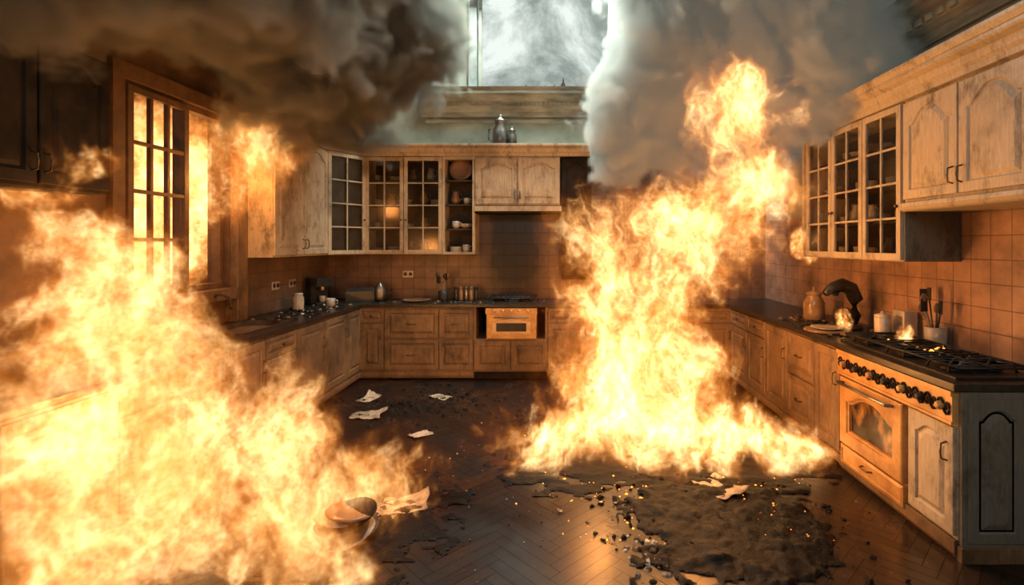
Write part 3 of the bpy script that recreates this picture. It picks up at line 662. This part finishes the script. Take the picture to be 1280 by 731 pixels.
volume('flames',(-3.08,1.8,0.0),(-.6,3.8,2.3),.013,[
 ((-1.35,3.15,.15),(.6,.4,.28)),((-1.8,3.1,.35),(.55,.45,.48)),((-2.25,3.0,.4),(.6,.55,.65)),((-2.2,2.5,.35),(.65,.5,.55)),((-1.45,2.6,.10),(.55,.4,.28)),
 ((-2.3,2.65,.95),(.45,.4,.5)),((-2.2,2.2,.6),(.4,.35,.5)),
 ((-2.6,3.0,.95),(.5,.5,.5)),((-2.62,2.95,1.38),(.42,.4,.4)),((-2.85,2.9,1.72),(.26,.3,.20)),((-2.3,3.1,1.1),(.25,.3,.4)),((-1.75,3.2,.75),(.14,.2,.32))],fire_mat('flame_volume_b',7.0,1.3),'fire',1.15,3.3)
volume('flames',(-3.09,2.4,1.7),(-2.4,3.3,2.6),.014,[((-2.9,2.85,2.05),(.30,.36,.22))],fire_mat('flame_volume_c',10),'fire',1.5,8.3,.6,.0)
volume('flames',(-4.8,3.3,1.1),(-2.2,6.2,3.3),.019,[((-3.75,4.7,2.1),(.5,1.1,1.05)),((-3.3,4.5,2.3),(.3,.3,.6)),((-2.9,4.75,2.42),(.50,.46,.46))],fire_mat('window_flame_volume',8),'fire',1.1,5.1)
volume('flames',(2.2,4.05,.9),(2.6,4.5,1.25),.009,[((2.36,4.25,1.0),(.07,.07,.12))],fire_mat('small_flame',40),'fire',3,1.0,.5,0)
volume('flames',(2.2,3.3,.9),(2.6,3.8,1.25),.009,[((2.42,3.58,1.0),(.05,.05,.12))],fire_mat('small_flame_b',40),'fire',3,2.0,.5,0)
volume('flames',(2.1,4.7,1.45),(2.7,5.5,2.0),.013,[((2.4,5.0,1.65),(.18,.2,.2))],fire_mat('small_flame_c',15),'fire',2,4.0,.5,0)
SD=smoke_mat('black_smoke',(.42,.42,.36),10.0,(.5,.42,.32),.08); SG=smoke_mat('grey_smoke',(.84,.87,.80),7.5,(.75,.80,.70),.42)
volume('smoke_cloud',(-3.08,2.0,2.2),(-.5,6.6,5.2),.032,[((-2.7,3.4,3.5),(1.1,1.2,.62)),((-2.3,4.9,3.45),(1.0,1.0,.90)),((-1.75,5.2,3.8),(.85,.9,.75)),((-1.7,4.5,4.2),(.8,.9,.65)),((-2.6,2.6,3.3),(.8,.8,.6))],SD,'smoke',1,0)
volume('smoke_cloud',(0.0,3.3,2.0),(2.72,6.6,5.2),.032,[((.85,5.2,3.1),(.65,.6,.6)),((1.3,5.0,3.6),(.8,.8,.65)),((1.9,4.7,3.4),(.8,.9,.7)),((1.2,4.9,4.3),(.75,.9,.65)),((.65,5.5,2.75),(.38,.4,.38)),((2.2,4.2,3.4),(.6,.8,.7)),((2.3,4.6,2.95),(.5,.6,.45)),((1.1,5.5,2.8),(.8,.6,.45)),((1.9,5.6,2.75),(.8,.6,.5))],SG,'smoke',1,6.0)
# ------------------------------------------------------------ lights
w=bpy.data.worlds.new('sky'); scene.world=w; w.use_nodes=True; g=N(w.node_tree); bg=w.node_tree.nodes['Background']
g.l.new(g.ramp(g.noise(g.n.new('ShaderNodeTexCoord').outputs['Generated'],6,8,.64,.8),[(.42,(.30,.345,.32)),(.52,(.58,.66,.61)),(.60,(.90,.97,.92))]),bg.inputs[0]); bg.inputs[1].default_value=1.0
def pt(name,loc,p,col=(1,.37,.08),r=0.0):
    l=bpy.data.lights.new(name,'POINT'); l.energy=p; l.color=col; l.shadow_soft_size=r; o=bpy.data.objects.new(name,l); o.location=loc; scene.collection.objects.link(o)
for i,(x,y,z,p) in enumerate([(.3,4.15,.9,46),(1.1,4.1,.8,46),(.8,4.15,1.5,52),(1.3,4.15,2.1,22)]): pt('firelight_a%d'%i,(x,y,z),p)
for i,(x,y,z,p) in enumerate([(-1.5,3.1,.55,28),(-2.1,2.7,.9,44),(-2.5,3.0,1.6,26),(-2.8,4.5,2.2,16),(-3.6,4.3,2.0,14)]): pt('firelight_b%d'%i,(x,y,z),p)
def area(name,loc,tgt,sx,sy,p,col):
    l=bpy.data.lights.new(name,'AREA'); l.shape='RECTANGLE'; l.size=sx; l.size_y=sy; l.energy=p; l.color=col
    o=bpy.data.objects.new(name,l); o.location=loc; o.rotation_euler=(Vector(tgt)-Vector(loc)).to_track_quat('-Z','Y').to_euler(); scene.collection.objects.link(o)
area('skylight',(-.3,6.0,5.25),(-.2,4.6,2.5),2.6,1.6,340,(.84,.95,.88))
area('daylight_behind',(0,-1.0,3.6),(0,4,.8),3.5,1.5,75,(.93,.91,.83))
